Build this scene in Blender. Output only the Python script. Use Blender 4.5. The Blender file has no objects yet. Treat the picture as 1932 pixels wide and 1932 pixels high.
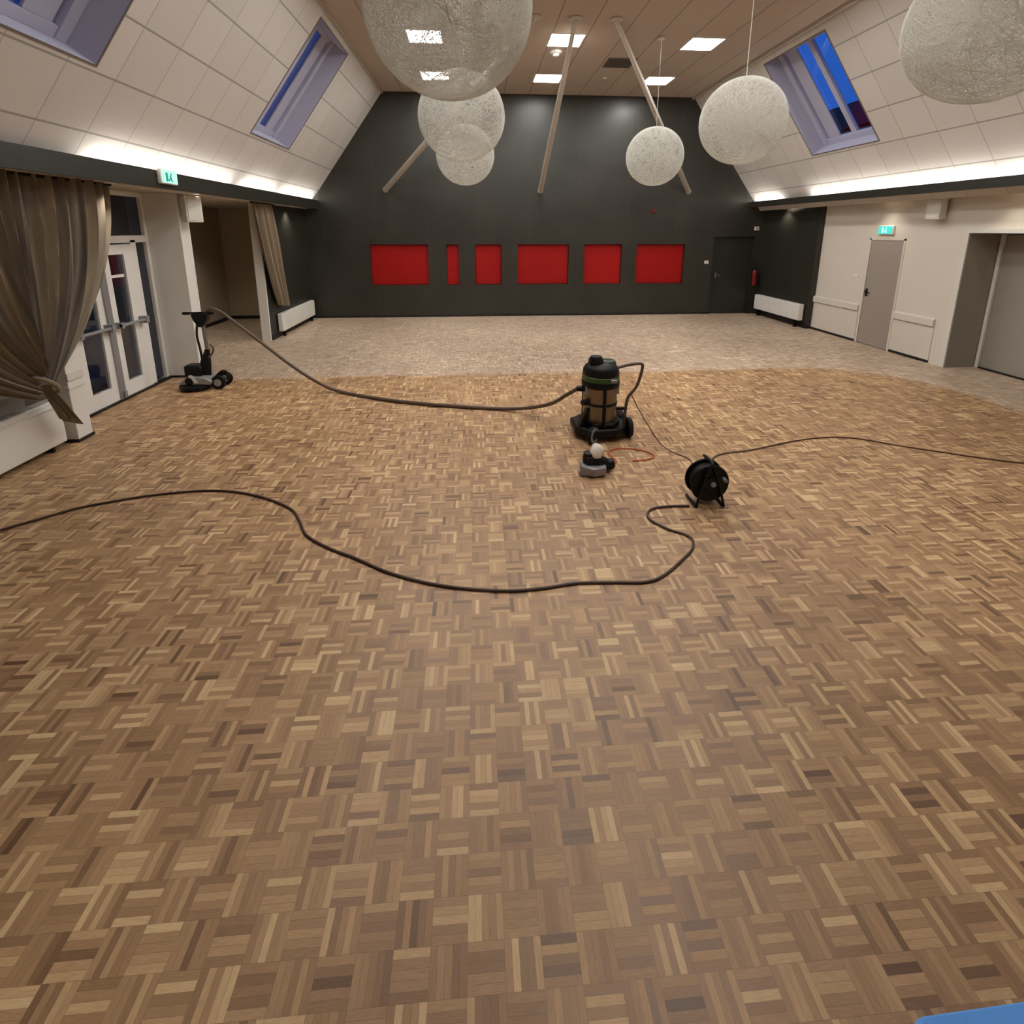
import bpy, math, random
from mathutils import Vector, Matrix
random.seed(7)
R = math.radians
SC = bpy.context.scene
COL = SC.collection

# ------------------------------------------------------------------ camera
F_PX, PITCH, YAW, ROLL = 938.63, 12.602, 4.0757, 0.065
CAM_H = 2.3
cd = bpy.data.cameras.new('camera')
cam = bpy.data.objects.new('camera', cd)
COL.objects.link(cam)
cd.sensor_width = 36.0
cd.lens = F_PX / 1932 * 36.0
cd.shift_y = (644 - 966) / 1932          # the frame is the lower part of a portrait photo
cd.clip_end = 200
_p, _y, _r = R(PITCH), R(YAW), R(ROLL)
_w = Vector((math.sin(_y) * math.cos(_p), math.cos(_y) * math.cos(_p), -math.sin(_p)))
_rt = _w.cross(Vector((0, 0, 1))).normalized()
_up = _rt.cross(_w)
_r2 = _rt * math.cos(_r) + _up * math.sin(_r)
_u2 = -_rt * math.sin(_r) + _up * math.cos(_r)
cam.matrix_world = Matrix(((_r2.x, _u2.x, -_w.x, 0), (_r2.y, _u2.y, -_w.y, 0), (_r2.z, _u2.z, -_w.z, CAM_H), (0, 0, 0, 1)))
SC.camera = cam

# ------------------------------------------------------------------ world, exposure
SC.view_settings.view_transform = 'Standard'
SC.view_settings.look = 'None'
SC.view_settings.gamma = 1
SC.view_settings.use_curve_mapping = False
SC.view_settings.exposure = 0.13
wd = bpy.data.worlds.new('dusk_sky')
SC.world = wd
wd.use_nodes = True
bg = wd.node_tree.nodes['Background']
_tc = wd.node_tree.nodes.new('ShaderNodeTexCoord'); _sx = wd.node_tree.nodes.new('ShaderNodeSeparateXYZ')
_rp = wd.node_tree.nodes.new('ShaderNodeValToRGB')      # dusk: the sky is darker on the left side of the hall
_rp.color_ramp.elements[0].position = 0.0; _rp.color_ramp.elements[0].color = (0.010, 0.030, 0.16, 1)
_rp.color_ramp.elements[1].position = 0.5; _rp.color_ramp.elements[1].color = (0.022, 0.12, 0.60, 1)
wd.node_tree.links.new(_tc.outputs['Generated'], _sx.inputs[0])
_ma = wd.node_tree.nodes.new('ShaderNodeMath'); _ma.operation = 'MULTIPLY_ADD'; _ma.inputs[1].default_value = .8; _ma.inputs[2].default_value = .22
wd.node_tree.links.new(_sx.outputs[0], _ma.inputs[0]); wd.node_tree.links.new(_ma.outputs[0], _rp.inputs[0])
wd.node_tree.links.new(_rp.outputs[0], bg.inputs[0])
bg.inputs[1].default_value = 0.9

PANEL_EMIT = 43.0       # the square ceiling lights
COVE_W = 7.0           # watts per metre of cove tube
SPOT_W = 40.0

def area_light(name, loc, rot, sx, sy, watts, col=(1, .96, .90)):
    l = bpy.data.lights.new(name, 'AREA')
    l.shape = 'RECTANGLE'; l.size = sx; l.size_y = sy; l.energy = watts; l.color = col
    o = bpy.data.objects.new(name, l)
    COL.objects.link(o); o.location = loc; o.rotation_euler = rot
    return o

# fluorescent tubes lying in the coves behind the two dark fascias
LIP_L, LIP_R = -4.0, 7.40
for (y0, y1) in ((5.9, 9.0), (9.45, 10.85), (11.2, 13.3)):
    area_light('cove_light', (LIP_L - .075, (y0 + y1) / 2, 2.93), (0, R(180 + 8), 0), .05, y1 - y0, COVE_W * (y1 - y0))
for (y0, y1) in ((-1.0, 3.0), (3.2, 6.9), (7.0, 11.0), (12.2, 13.3)):
    area_light('cove_light', (LIP_R + .075, (y0 + y1) / 2, 2.975), (0, R(180 - 8), 0), .05, y1 - y0, COVE_W * (y1 - y0))

# ------------------------------------------------------------------ materials
def new_mat(name):
    m = bpy.data.materials.new(name); m.use_nodes = True
    nt = m.node_tree
    return m, nt, nt.nodes['Principled BSDF']

class NB:
    """little node builder"""
    def __init__(s, nt): s.nt = nt; s.n = nt.nodes; s.l = nt.links
    def _set(s, sock, v):
        if isinstance(v, (int, float)): sock.default_value = v
        elif isinstance(v, (tuple, list)): sock.default_value = v
        else: s.l.new(v, sock)
    def math(s, op, a, b=0.0, c=0.0):
        n = s.n.new('ShaderNodeMath'); n.operation = op
        s._set(n.inputs[0], a); s._set(n.inputs[1], b)
        if len(n.inputs) > 2: s._set(n.inputs[2], c)
        return n.outputs[0]
    def mix(s, f, a, b, mode='MIX'):
        n = s.n.new('ShaderNodeMix'); n.data_type = 'RGBA'; n.blend_type = mode
        s._set(n.inputs[0], f)
        s._set(n.inputs[6], a if not isinstance(a, tuple) else (*a, 1)[:4])
        s._set(n.inputs[7], b if not isinstance(b, tuple) else (*b, 1)[:4])
        return n.outputs[2]
    def coord(s, out='Object'):
        return s.n.new('ShaderNodeTexCoord').outputs[out]
    def sep(s, v):
        n = s.n.new('ShaderNodeSeparateXYZ'); s.l.new(v, n.inputs[0]); return n.outputs
    def comb(s, x, y, z):
        n = s.n.new('ShaderNodeCombineXYZ')
        for i, v in enumerate((x, y, z)): s._set(n.inputs[i], v)
        return n.outputs[0]
    def noise(s, v, scale, detail=2, rough=.5):
        n = s.n.new('ShaderNodeTexNoise'); s._set(n.inputs['Vector'], v)
        n.inputs['Scale'].default_value = scale; n.inputs['Detail'].default_value = detail
        n.inputs['Roughness'].default_value = rough
        return n.outputs['Fac']
    def white(s, v):
        n = s.n.new('ShaderNodeTexWhiteNoise'); n.noise_dimensions = '3D'; s._set(n.inputs['Vector'], v)
        return n.outputs['Value']
    def ramp(s, f, stops, interp='LINEAR'):
        n = s.n.new('ShaderNodeValToRGB'); cr = n.color_ramp; cr.interpolation = interp
        while len(cr.elements) < len(stops): cr.elements.new(.5)
        for e, (p, c) in zip(cr.elements, stops): e.position = p; e.color = (*c, 1)
        s.l.new(f, n.inputs[0]); return n.outputs[0]
    def bump(s, h, strength, dist, normal_in):
        n = s.n.new('ShaderNodeBump'); n.inputs['Strength'].default_value = strength
        n.inputs['Distance'].default_value = dist
        s.l.new(h, n.inputs['Height']); s.l.new(n.outputs[0], normal_in)

def lin(r, g, b):
    f = lambda c: (c / 255 / 12.92) if c <= 10 else ((c / 255 + .055) / 1.055) ** 2.4
    return (f(r), f(g), f(b))

def paint(name, col, rough=.6, var=.06, scale=3.0, metal=0.0, spec=.5, bump=0.0):
    m, nt, b = new_mat(name); nb = NB(nt)
    n = nb.noise(nb.coord(), scale, 3)
    f = nb.math('MULTIPLY_ADD', n, 2 * var, 1 - var)
    v = nt.nodes.new('ShaderNodeVectorMath'); v.operation = 'SCALE'
    v.inputs[0].default_value = col; nt.links.new(f, v.inputs['Scale'])
    nt.links.new(v.outputs[0], b.inputs['Base Color'])
    b.inputs['Roughness'].default_value = rough; b.inputs['Metallic'].default_value = metal
    b.inputs['Specular IOR Level'].default_value = spec
    if bump: nb.bump(nb.noise(nb.coord(), 60, 3), bump, .002, b.inputs['Normal'])
    return m

def emit(name, col, strength):
    m, nt, b = new_mat(name)
    b.inputs['Base Color'].default_value = (*col, 1)
    b.inputs['Emission Color'].default_value = (*col, 1)
    b.inputs['Emission Strength'].default_value = strength
    b.inputs['Roughness'].default_value = .4
    return m

def parquet():
    m, nt, b = new_mat('mosaic_parquet'); nb = NB(nt)
    P = nb.sep(nb.coord()); T = .1205
    gx = nb.math('DIVIDE', nb.math('ADD', P[0], 20.0 * T - .06), T)
    gy = nb.math('DIVIDE', nb.math('ADD', P[1], 60.0 * T - 1.42), T)
    cx, cy = nb.math('FLOOR', gx), nb.math('FLOOR', gy)
    fx, fy = nb.math('FRACT', gx), nb.math('FRACT', gy)
    par = nb.math('FLOORED_MODULO', nb.math('ADD', cx, cy), 2.0)
    inv = nb.math('SUBTRACT', 1.0, par)
    across = nb.math('ADD', nb.math('MULTIPLY', fx, par), nb.math('MULTIPLY', fy, inv))
    along = nb.math('ADD', nb.math('MULTIPLY', fy, par), nb.math('MULTIPLY', fx, inv))
    f5 = nb.math('MULTIPLY', across, 5.0)
    fi = nb.math('FLOOR', f5); ff = nb.math('FRACT', f5)
    rnd = nb.white(nb.comb(cx, cy, fi))
    rnd2 = nb.white(nb.comb(cx, cy, 77.0))
    mixed = nb.math('ADD', nb.math('MULTIPLY', rnd, .78), nb.math('MULTIPLY', rnd2, .22))
    sanded = nb.ramp(mixed, [(0.03, lin(108, 80, 56)), (0.13, lin(143, 110, 79)), (0.36, lin(165, 130, 94)),
                             (0.62, lin(176, 141, 103)), (0.78, lin(193, 159, 117)), (0.95, lin(217, 187, 142))])
    worn_glare = nb.ramp(mixed, [(0.04, lin(156, 134, 112)), (0.3, lin(184, 163, 140)), (0.7, lin(198, 178, 155)), (0.95, lin(222, 204, 180))])  # unsanded floor; its paler tones also carry glare at grazing view
    # sanded field: a rounded rectangle that stops short of the far and right walls
    wob = nb.math('MULTIPLY', nb.math('SUBTRACT', nb.noise(nb.coord(), .9, 2), .5), .5)
    dx = nb.math('MAXIMUM', nb.math('SUBTRACT', P[0], 5.5), 0.0)
    dy = nb.math('MAXIMUM', nb.math('SUBTRACT', P[1], 6.3), 0.0)
    dd = nb.math('SQRT', nb.math('ADD', nb.math('MULTIPLY', dx, dx), nb.math('MULTIPLY', dy, dy)))
    msk = nb.math('MULTIPLY', nb.math('SUBTRACT', nb.math('ADD', dd, nb.math('MULTIPLY', wob, .35)), 1.45), 6.0)
    n = nt.nodes.new('ShaderNodeClamp'); nt.links.new(msk, n.inputs[0])
    col = nb.mix(n.outputs[0], sanded, worn_glare)
    # grain along each finger
    gv = nb.comb(nb.math('ADD', nb.math('MULTIPLY', across, 22.0), nb.math('MULTIPLY', rnd, 90.0)),
                 nb.math('MULTIPLY', along, 2.0), nb.math('ADD', cx, nb.math('MULTIPLY', cy, 3.7)))
    gr = nb.noise(gv, 1.6, 3, .6)
    col = nb.mix(.45, col, nb.ramp(gr, [(.3, (.68, .65, .63)), (.7, (1.2, 1.2, 1.2))]), 'MULTIPLY')
    patch = nb.noise(nb.coord(), .55, 3)
    col = nb.mix(.8, col, nb.ramp(patch, [(.3, (.86, .83, .84)), (.7, (1.1, 1.1, 1.06))]), 'MULTIPLY')
    # joints
    e1 = nb.math('MINIMUM', ff, nb.math('SUBTRACT', 1.0, ff))
    e2 = nb.math('MULTIPLY', nb.math('MINIMUM', along, nb.math('SUBTRACT', 1.0, along)), 5.0)
    e = nb.math('LESS_THAN', nb.math('MINIMUM', e1, e2), .035)
    col = nb.mix(nb.math('MULTIPLY', e, .4), col, (.10, .06, .04))
    nt.links.new(col, b.inputs['Base Color'])
    nt.links.new(nb.math('MULTIPLY_ADD', rnd, .15, .42), b.inputs['Roughness'])
    b.inputs['Specular IOR Level'].default_value = .5
    nb.bump(nb.math('SUBTRACT', nb.math('MULTIPLY', rnd, .3), e), .15, .001, b.inputs['Normal'])
    return m

def tiles(name, base, dx, ox, dy, oy, wx, wy, dark=.5, fx=1.0, fy=1.0):
    """painted mineral tiles with thin grooves; wx/wy groove widths in metres"""
    m, nt, b = new_mat(name); nb = NB(nt)
    P = nb.sep(nb.coord())
    gx = nb.math('FRACT', nb.math('DIVIDE', nb.math('ADD', P[0], 40 * dx - ox + wx / 2), dx))
    gy = nb.math('FRACT', nb.math('DIVIDE', nb.math('ADD', P[1], 40 * dy - oy + wy / 2), dy))
    lx = nb.math('MULTIPLY', nb.math('LESS_THAN', gx, wx / dx), fx)
    ly = nb.math('MULTIPLY', nb.math('LESS_THAN', gy, wy / dy), fy)
    ln = nb.math('MAXIMUM', lx, ly)
    cell = nb.white(nb.comb(nb.math('FLOOR', nb.math('DIVIDE', nb.math('ADD', P[0], 40 * dx - ox), dx)),
                            nb.math('FLOOR', nb.math('DIVIDE', nb.math('ADD', P[1], 40 * dy - oy), dy)), 3.0))
    tone = nb.ramp(cell, [(0, tuple(c * .95 for c in base)), (1, tuple(min(1, c * 1.03) for c in base))])
    tone = nb.mix(.25, tone, nb.ramp(nb.noise(nb.coord(), 45, 2), [(.3, (.85, .85, .85)), (.7, (1.05, 1.05, 1.05))]), 'MULTIPLY')
    col = nb.mix(ln, tone, tuple(c * dark for c in base))
    nt.links.new(col, b.inputs['Base Color'])
    b.inputs['Roughness'].default_value = .75
    nb.bump(nb.math('SUBTRACT', 1.0, ln), .4, .004, b.inputs['Normal'])
    return m

def seamed(name, col, step, off, rough, var=.05):
    """dark painted boarding with faint vertical seams along world X"""
    m, nt, b = new_mat(name); nb = NB(nt)
    P = nb.sep(nb.coord())
    g = nb.math('FRACT', nb.math('DIVIDE', nb.math('ADD', P[0], 20 * step - off), step))
    ln = nb.math('LESS_THAN', g, .010 / step)
    n = nb.noise(nb.coord(), 1.2, 4)
    c = nb.ramp(n, [(.3, tuple(x * (1 - 3 * var) for x in col)), (.7, tuple(x * (1 + 3 * var) for x in col))])
    nt.links.new(nb.mix(nb.math('MULTIPLY', ln, .7), c, tuple(x * 1.9 for x in col)), b.inputs['Base Color'])
    nt.links.new(nb.math('MULTIPLY_ADD', nb.noise(nb.coord(), 2.5, 3), .2, rough - .1), b.inputs['Roughness'])
    return m

def fabric(name, col, col2, scale):
    m, nt, b = new_mat(name); nb = NB(nt)
    uv = nb.sep(nb.coord('UV'))
    st = nb.noise(nb.comb(nb.math('MULTIPLY', uv[0], scale), nb.math('MULTIPLY', uv[1], .6), 0.0), 1.0, 3, .6)
    c = nb.ramp(st, [(.35, col2), (.6, col)])
    nt.links.new(c, b.inputs['Base Color'])
    b.inputs['Roughness'].default_value = .8
    b.inputs['Sheen Weight'].default_value = .3
    nb.bump(nb.noise(nb.coord(), 350, 2), .2, .001, b.inputs['Normal'])
    return m

def glass(name, tint=(.8, .85, .85), rough=.0):
    m, nt, b = new_mat(name)
    b.inputs['Base Color'].default_value = (*tint, 1)
    b.inputs['Transmission Weight'].default_value = 1
    b.inputs['Roughness'].default_value = rough
    b.inputs['IOR'].default_value = 1.45
    return m

M = dict(
    floor=parquet(),
    slope=tiles('sloped_ceiling_tiles', lin(203, 197, 190), .61, 5.75, .61, .88, .016, .022, .5, fx=.6),
    ceil=tiles('ceiling_tiles', lin(190, 174, 160), .625, 2.0, 1.25, .3, .02, .012, .5, fy=.25),
    white_wall=paint('warm_white_wall', lin(214, 206, 194), .65, .03),
    white=paint('white_paint', lin(228, 226, 220), .45, .02),
    reveal=paint('skylight_lining', lin(178, 178, 198), .5, .02),
    soffit=paint('soffit_paint', lin(186, 174, 158), .6, .03),
    annex=paint('annex_wall', lin(190, 176, 156), .7, .04),
    darkwall=seamed('charcoal_boarding', lin(49, 48, 42), 1.33, 1.4, .38),
    darkpaint=paint('charcoal_paint', lin(43, 42, 36), .42, .08),
    darkdoor=paint('charcoal_door', lin(40, 42, 37), .4, .05),
    black=paint('black_plinth', lin(22, 20, 19), .5, .1),
    red=paint('red_panel_paint', lin(158, 8, 6), .5, .03, spec=.3),
    greydoor=paint('taupe_laminate', lin(158, 148, 138), .5, .03),
    greypanel=paint('grey_partition', lin(150, 144, 134), .55, .03),
    trimlight=paint('pale_trim', lin(215, 212, 204), .45, .02),
    steel=paint('brushed_steel', lin(150, 145, 138), .38, .08, 20, metal=.85),
    tank=paint('tank_steel', lin(138, 124, 104), .42, .06, 10, metal=.7),
    grey=paint('grey_plastic', lin(128, 128, 130), .45, .05),
    midgrey=paint('grey_metal', lin(150, 150, 152), .4, .05, metal=.4),
    blackp=paint('black_plastic', lin(8, 8, 9), .45, .1, spec=.3),
    rubber=paint('black_rubber', lin(12, 11, 11), .6, .1, spec=.3),
    hose=paint('hose_plastic', lin(92, 76, 64), .5, .1),
    cable=paint('brown_black_cable', lin(72, 52, 44), .55, .1),
    thincable=paint('brown_cable', lin(104, 78, 60), .55, .1),
    orange=paint('orange_cable', lin(196, 96, 52), .55, .05),
    green=paint('green_plastic', lin(56, 88, 44), .45, .08),
    dgreen=paint('dark_green_plastic', lin(40, 62, 42), .4, .08),
    cream=paint('cream_plastic', lin(245, 238, 226), .5, .03),
    redp=paint('red_enamel', lin(110, 14, 16), .35, .05),
    strut=paint('strut_paint', lin(186, 178, 166), .5, .04),
    thread=None,
    curtain=fabric('taupe_curtain', lin(148, 134, 111), lin(80, 70, 64), 26),
    curtain2=fabric('olive_curtain', lin(140, 124, 98), lin(104, 90, 72), 14),
    blue=paint('blue_cloth', lin(96, 168, 250), .7, .08, 25, bump=.3),
    panel=emit('light_diffuser', (1.0, .975, .94), PANEL_EMIT),
    signglow=emit('sign_pale_face', lin(178, 238, 226), .55),
    signgreen=emit('sign_green', lin(30, 160, 140), .35),
    signteal=emit('sign_teal_face', lin(70, 205, 196), .5),
    glass=glass('clear_glass'),
    dglass=glass('grey_glass', (.45, .5, .52)),
    grille=paint('vent_grille', lin(108, 98, 88), .6, .05),
    outdoor=paint('night_brick', lin(70, 56, 50), .9, .2),
    roofing=paint('slate_roof', lin(26, 27, 34), .8, .2),
    lampface=paint('lens_face', lin(150, 158, 158), .2, .02),
)
def thread_mat():
    m, nt, b = new_mat('resin_thread')
    d = nt.nodes.new('ShaderNodeBsdfDiffuse'); t = nt.nodes.new('ShaderNodeBsdfTranslucent')
    mx = nt.nodes.new('ShaderNodeMixShader')
    for n in (d, t): n.inputs[0].default_value = (*lin(238, 237, 232), 1)
    mx.inputs[0].default_value = .5
    nt.links.new(d.outputs[0], mx.inputs[1]); nt.links.new(t.outputs[0], mx.inputs[2])
    nt.links.new(mx.outputs[0], nt.nodes['Material Output'].inputs[0])
    return m
M['thread'] = thread_mat()

# ------------------------------------------------------------------ mesh helpers
class MB:
    def __init__(s): s.v = []; s.f = []; s.mi = []; s.uv = None
    def add(s, vs, fs, mi=0):
        o = len(s.v); s.v += [tuple(v) for v in vs]
        s.f += [tuple(i + o for i in f) for f in fs]; s.mi += [mi] * len(fs); return s
    def box(s, a, b, mi=0):
        (x0, y0, z0), (x1, y1, z1) = a, b
        vs = [(x0, y0, z0), (x1, y0, z0), (x1, y1, z0), (x0, y1, z0), (x0, y0, z1), (x1, y0, z1), (x1, y1, z1), (x0, y1, z1)]
        return s.add(vs, [(0, 3, 2, 1), (4, 5, 6, 7), (0, 1, 5, 4), (1, 2, 6, 5), (2, 3, 7, 6), (3, 0, 4, 7)], mi)
    def prism(s, pts, axis, a, b, mi=0):
        """2-D outline extruded along axis from a to b"""
        def mk(p, t):
            l = list(p); l.insert(axis, t); return tuple(l)
        n = len(pts)
        vs = [mk(p, a) for p in pts] + [mk(p, b) for p in pts]
        fs = [tuple(range(n))[::-1], tuple(range(n, 2 * n))] + [(i, (i + 1) % n, n + (i + 1) % n, n + i) for i in range(n)]
        return s.add(vs, fs, mi)
    def tube(s, pts, r, seg=10, cap=True, mi=0):
        pts = [Vector(p) for p in pts]; n = len(pts)
        rr = r if isinstance(r, (list, tuple)) else [r] * n
        vs = []; up = None
        for i, p in enumerate(pts):
            d = (pts[min(i + 1, n - 1)] - pts[max(i - 1, 0)]).normalized()
            if up is None: up = Vector((0, 0, 1)) if abs(d.z) < .9 else Vector((1, 0, 0))
            a = d.cross(up).normalized(); b = a.cross(d).normalized(); up = b
            for k in range(seg):
                t = 2 * math.pi * k / seg
                vs.append(p + (a * math.cos(t) + b * math.sin(t)) * rr[i])
        fs = [(i * seg + k, i * seg + (k + 1) % seg, (i + 1) * seg + (k + 1) % seg, (i + 1) * seg + k) for i in range(n - 1) for k in range(seg)]
        if cap: fs += [tuple(range(seg))[::-1], tuple(range((n - 1) * seg, n * seg))]
        return s.add(vs, fs, mi)
    def lathe(s, prof, c=(0, 0, 0), axis='z', seg=32, mi=0):
        vs = []
        for (r, h) in prof:
            r = max(r, 1e-4)
            for k in range(seg):
                t = 2 * math.pi * k / seg; x, y = r * math.cos(t), r * math.sin(t)
                q = {'z': (x, y, h), 'y': (x, h, y), 'x': (h, x, y)}[axis]
                vs.append((q[0] + c[0], q[1] + c[1], q[2] + c[2]))
        n = len(prof)
        fs = [(i * seg + k, i * seg + (k + 1) % seg, (i + 1) * seg + (k + 1) % seg, (i + 1) * seg + k) for i in range(n - 1) for k in range(seg)]
        fs += [tuple(range(seg))[::-1], tuple(range((n - 1) * seg, n * seg))]
        return s.add(vs, fs, mi)
    def build(s, name, mats, parent=None, bevel=0.0, smooth=True, fixn=True):
        me = bpy.data.meshes.new(name)
        me.from_pydata([tuple(v) for v in s.v], [], s.f)
        for m in (mats if isinstance(mats, (list, tuple)) else [mats]): me.materials.append(m)
        if any(s.mi): me.polygons.foreach_set('material_index', s.mi)
        if fixn:
            import bmesh
            bm = bmesh.new(); bm.from_mesh(me); bmesh.ops.recalc_face_normals(bm, faces=bm.faces); bm.to_mesh(me); bm.free()
        if smooth:
            me.shade_smooth(); me.set_sharp_from_angle(angle=R(38))
        if s.uv:
            ul = me.uv_layers.new(name='UVMap')
            for lp in me.loops: ul.data[lp.index].uv = s.uv[lp.vertex_index]
        o = bpy.data.objects.new(name, me); COL.objects.link(o)
        if parent: o.parent = parent
        if bevel:
            b = o.modifiers.new('bevel', 'BEVEL'); b.width = bevel; b.segments = 2; b.limit_method = 'ANGLE'
        return o

def smooth_path(pts, n=8):
    """Catmull-Rom through pts"""
    P = [Vector(p) for p in pts]; P = [2 * P[0] - P[1]] + P + [2 * P[-1] - P[-2]]
    out = []
    for i in range(1, len(P) - 2):
        for k in range(n):
            t = k / n; a, b, c, d = P[i - 1], P[i], P[i + 1], P[i + 2]
            out.append(.5 * ((2 * b) + (c - a) * t + (2 * a - 5 * b + 4 * c - d) * t * t + (3 * b - a - 3 * c + d) * t ** 3))
    out.append(P[-2]); return out

def tag(o, label, cat, group=None):
    o['label'] = label; o['category'] = cat
    if group: o['group'] = group
    return o
def thing(name, loc, label, cat, group=None, rz=0):
    o = bpy.data.objects.new(name, None); COL.objects.link(o)
    o.empty_display_size = .1
    o.location = loc; o.rotation_euler = (0, 0, rz)
    return tag(o, label, cat, group)
def struct(o, label=None):
    o['kind'] = 'structure'
    if label: o['label'] = label
    return o
def copy_tree(o, loc, label, group=None):
    c = o.copy(); COL.objects.link(c); c.location = loc; c['label'] = label
    if group: c['group'] = group
    for ch in list(o.children):
        d = ch.copy(); COL.objects.link(d); d.parent = c
        for g in list(ch.children):
            e = g.copy(); COL.objects.link(e); e.parent = d
    return c

def rect_holes(mb, u0, u1, v0, v1, holes, mk, d0, d1):
    """plate between depth d0 (front) and d1 (back) with rectangular holes; mk(u,v,d)->xyz. material 1 on the hole linings"""
    us = sorted({u0, u1, *[h[0] for h in holes], *[h[1] for h in holes]})
    vs = sorted({v0, v1, *[h[2] for h in holes], *[h[3] for h in holes]})
    for i in range(len(us) - 1):
        for j in range(len(vs) - 1):
            a, b, c, d = us[i], us[i + 1], vs[j], vs[j + 1]
            if any(h[0] <= a and b <= h[1] and h[2] <= c and d <= h[3] for h in holes): continue
            for dep in (d0, d1):
                mb.add([mk(a, c, dep), mk(b, c, dep), mk(b, d, dep), mk(a, d, dep)], [(0, 1, 2, 3)] if dep == d0 else [(3, 2, 1, 0)])
    def wall(a, c, b, d, mi):
        mb.add([mk(a, c, d0), mk(b, d, d0), mk(b, d, d1), mk(a, c, d1)], [(0, 1, 2, 3)], mi)
    for (a, b, c, d) in holes:
        wall(a, c, b, c, 1) if c > v0 else None
        wall(a, d, b, d, 1); wall(a, c, a, d, 1); wall(b, c, b, d, 1)
    wall(u0, v1, u1, v1, 0); wall(u0, v0, u0, v1, 0); wall(u1, v0, u1, v1, 0)

# ================================================================== ROOM SHELL
D = 13.45                       # back wall
Y0 = -3.0                       # wall behind the photographer
struct(MB().box((-7.2, Y0 - .3, -.2), (9.3, 14.0, 0)).build('floor', M['floor'], smooth=False))

# back wall: charcoal, six recesses and a door opening
NICHES = [(-2.77, -1.26), (-.78, -.46), (-.02, .67), (1.11, 2.49), (2.91, 3.94), (4.35, 5.69)]
mb = MB()
rect_holes(mb, -4.5, 8.3, 0, 2.93, [(a, b, .865, 1.93) for a, b in NICHES] + [(6.52, 7.62, 0, 2.12)], lambda u, v, d: (u, D + d, v), 0, .14)
mb.box((-4.5, D + .14, 0), (8.3, D + .3, 2.93)).prism([(-4.3, 2.93), (7.7, 2.93), (5.75, 5.75), (-2.4, 5.75)], 1, D + .03, D + .3)
struct(mb.build('wall_back', [M['darkwall'], M['darkpaint']], smooth=False, fixn=False))
struct(MB().box((-4.35, D - .012, 0), (6.52, D, .05)).build('baseboard_back', M['black'], smooth=False))
nm = ['widest dark red recessed panel, the far left one of the row', 'narrow upright strip of red, slimmest panel in the dark wall',
      'small upright red panel between the narrow strip and the wide middle panel', 'wide red panel at the middle of the row, under the middle strut',
      'nearly square red panel, fifth along from the left', 'red panel at the right end of the row, nearest the dark door']
for (a, b), t in zip(NICHES, nm):
    o = MB().box((a + .004, D + .085, .869), (b - .004, D + .138, 1.926)).build('red_panel', M['red'], bevel=.004)
    tag(o, t, 'wall panel', 'red panels recessed in the back wall')

# dark door in the back wall
d = MB().box((6.53, D + .06, .01), (7.61, D + .10, 2.11)).build('door_1', M['darkdoor'], bevel=.004); struct(d, 'charcoal door in the dark back wall, right of the red panels')
MB().box((6.62, D + .03, 1.0), (6.66, D + .06, 1.16)).box((6.62, D + .012, 1.07), (6.76, D + .03, 1.095)).build('door_handle', M['steel'], d, bevel=.003)
struct(MB().box((6.49, D - .012, 0), (6.52, D, 2.15)).box((7.62, D - .012, 0), (7.65, D, 2.15)).box((6.52, D - .012, 2.12), (7.62, D, 2.15)).build('trim_1', M['darkdoor'], smooth=False))

# ---- sloped sides with skylights; local x = world Y, local y = up the slope
SL_ANG = math.atan2(2.57, 1.88)
def slope_frame(base, sx):
    up = Vector((sx * math.cos(SL_ANG), 0, math.sin(SL_ANG)))
    xx = Vector((0, 1, 0)); zz = xx.cross(up)
    return Matrix(((xx.x, up.x, zz.x, base[0]), (xx.y, up.y, zz.y, base[1]), (xx.z, up.z, zz.z, base[2]), (0, 0, 0, 1)))
ML = slope_frame((-4.13, 0, 3.06), 1)       # zz points: check sign below
MR = slope_frame((7.53, 0, 3.06), -1)
SLEN = 3.19
def slope(name, mat, holes):
    zz = mat.to_3x3() @ Vector((0, 0, 1))
    inward = 1 if zz.z < 0 else -1          # room side has a downward normal
    mb = MB()
    rect_holes(mb, Y0 - .3, 13.55, -.30, SLEN, holes, lambda u, v, dd: (u, v, -dd * inward), 0, .42)
    o = mb.build(name, [M['slope'], M['reveal']], smooth=False, fixn=False); o.matrix_world = mat
    return struct(o), inward
SKY = (.95, 3.02)
HL = [(-.9, .75, *SKY), (3.80, 5.44, *SKY), (8.78, 10.44, *SKY)]
HR = [(-.9, .75, *SKY), (3.80, 5.44, *SKY), (8.68, 10.42, *SKY)]
_, inL = slope('ceiling_slope_left', ML, HL)
_, inR = slope('ceiling_slope_right', MR, HR)

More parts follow.
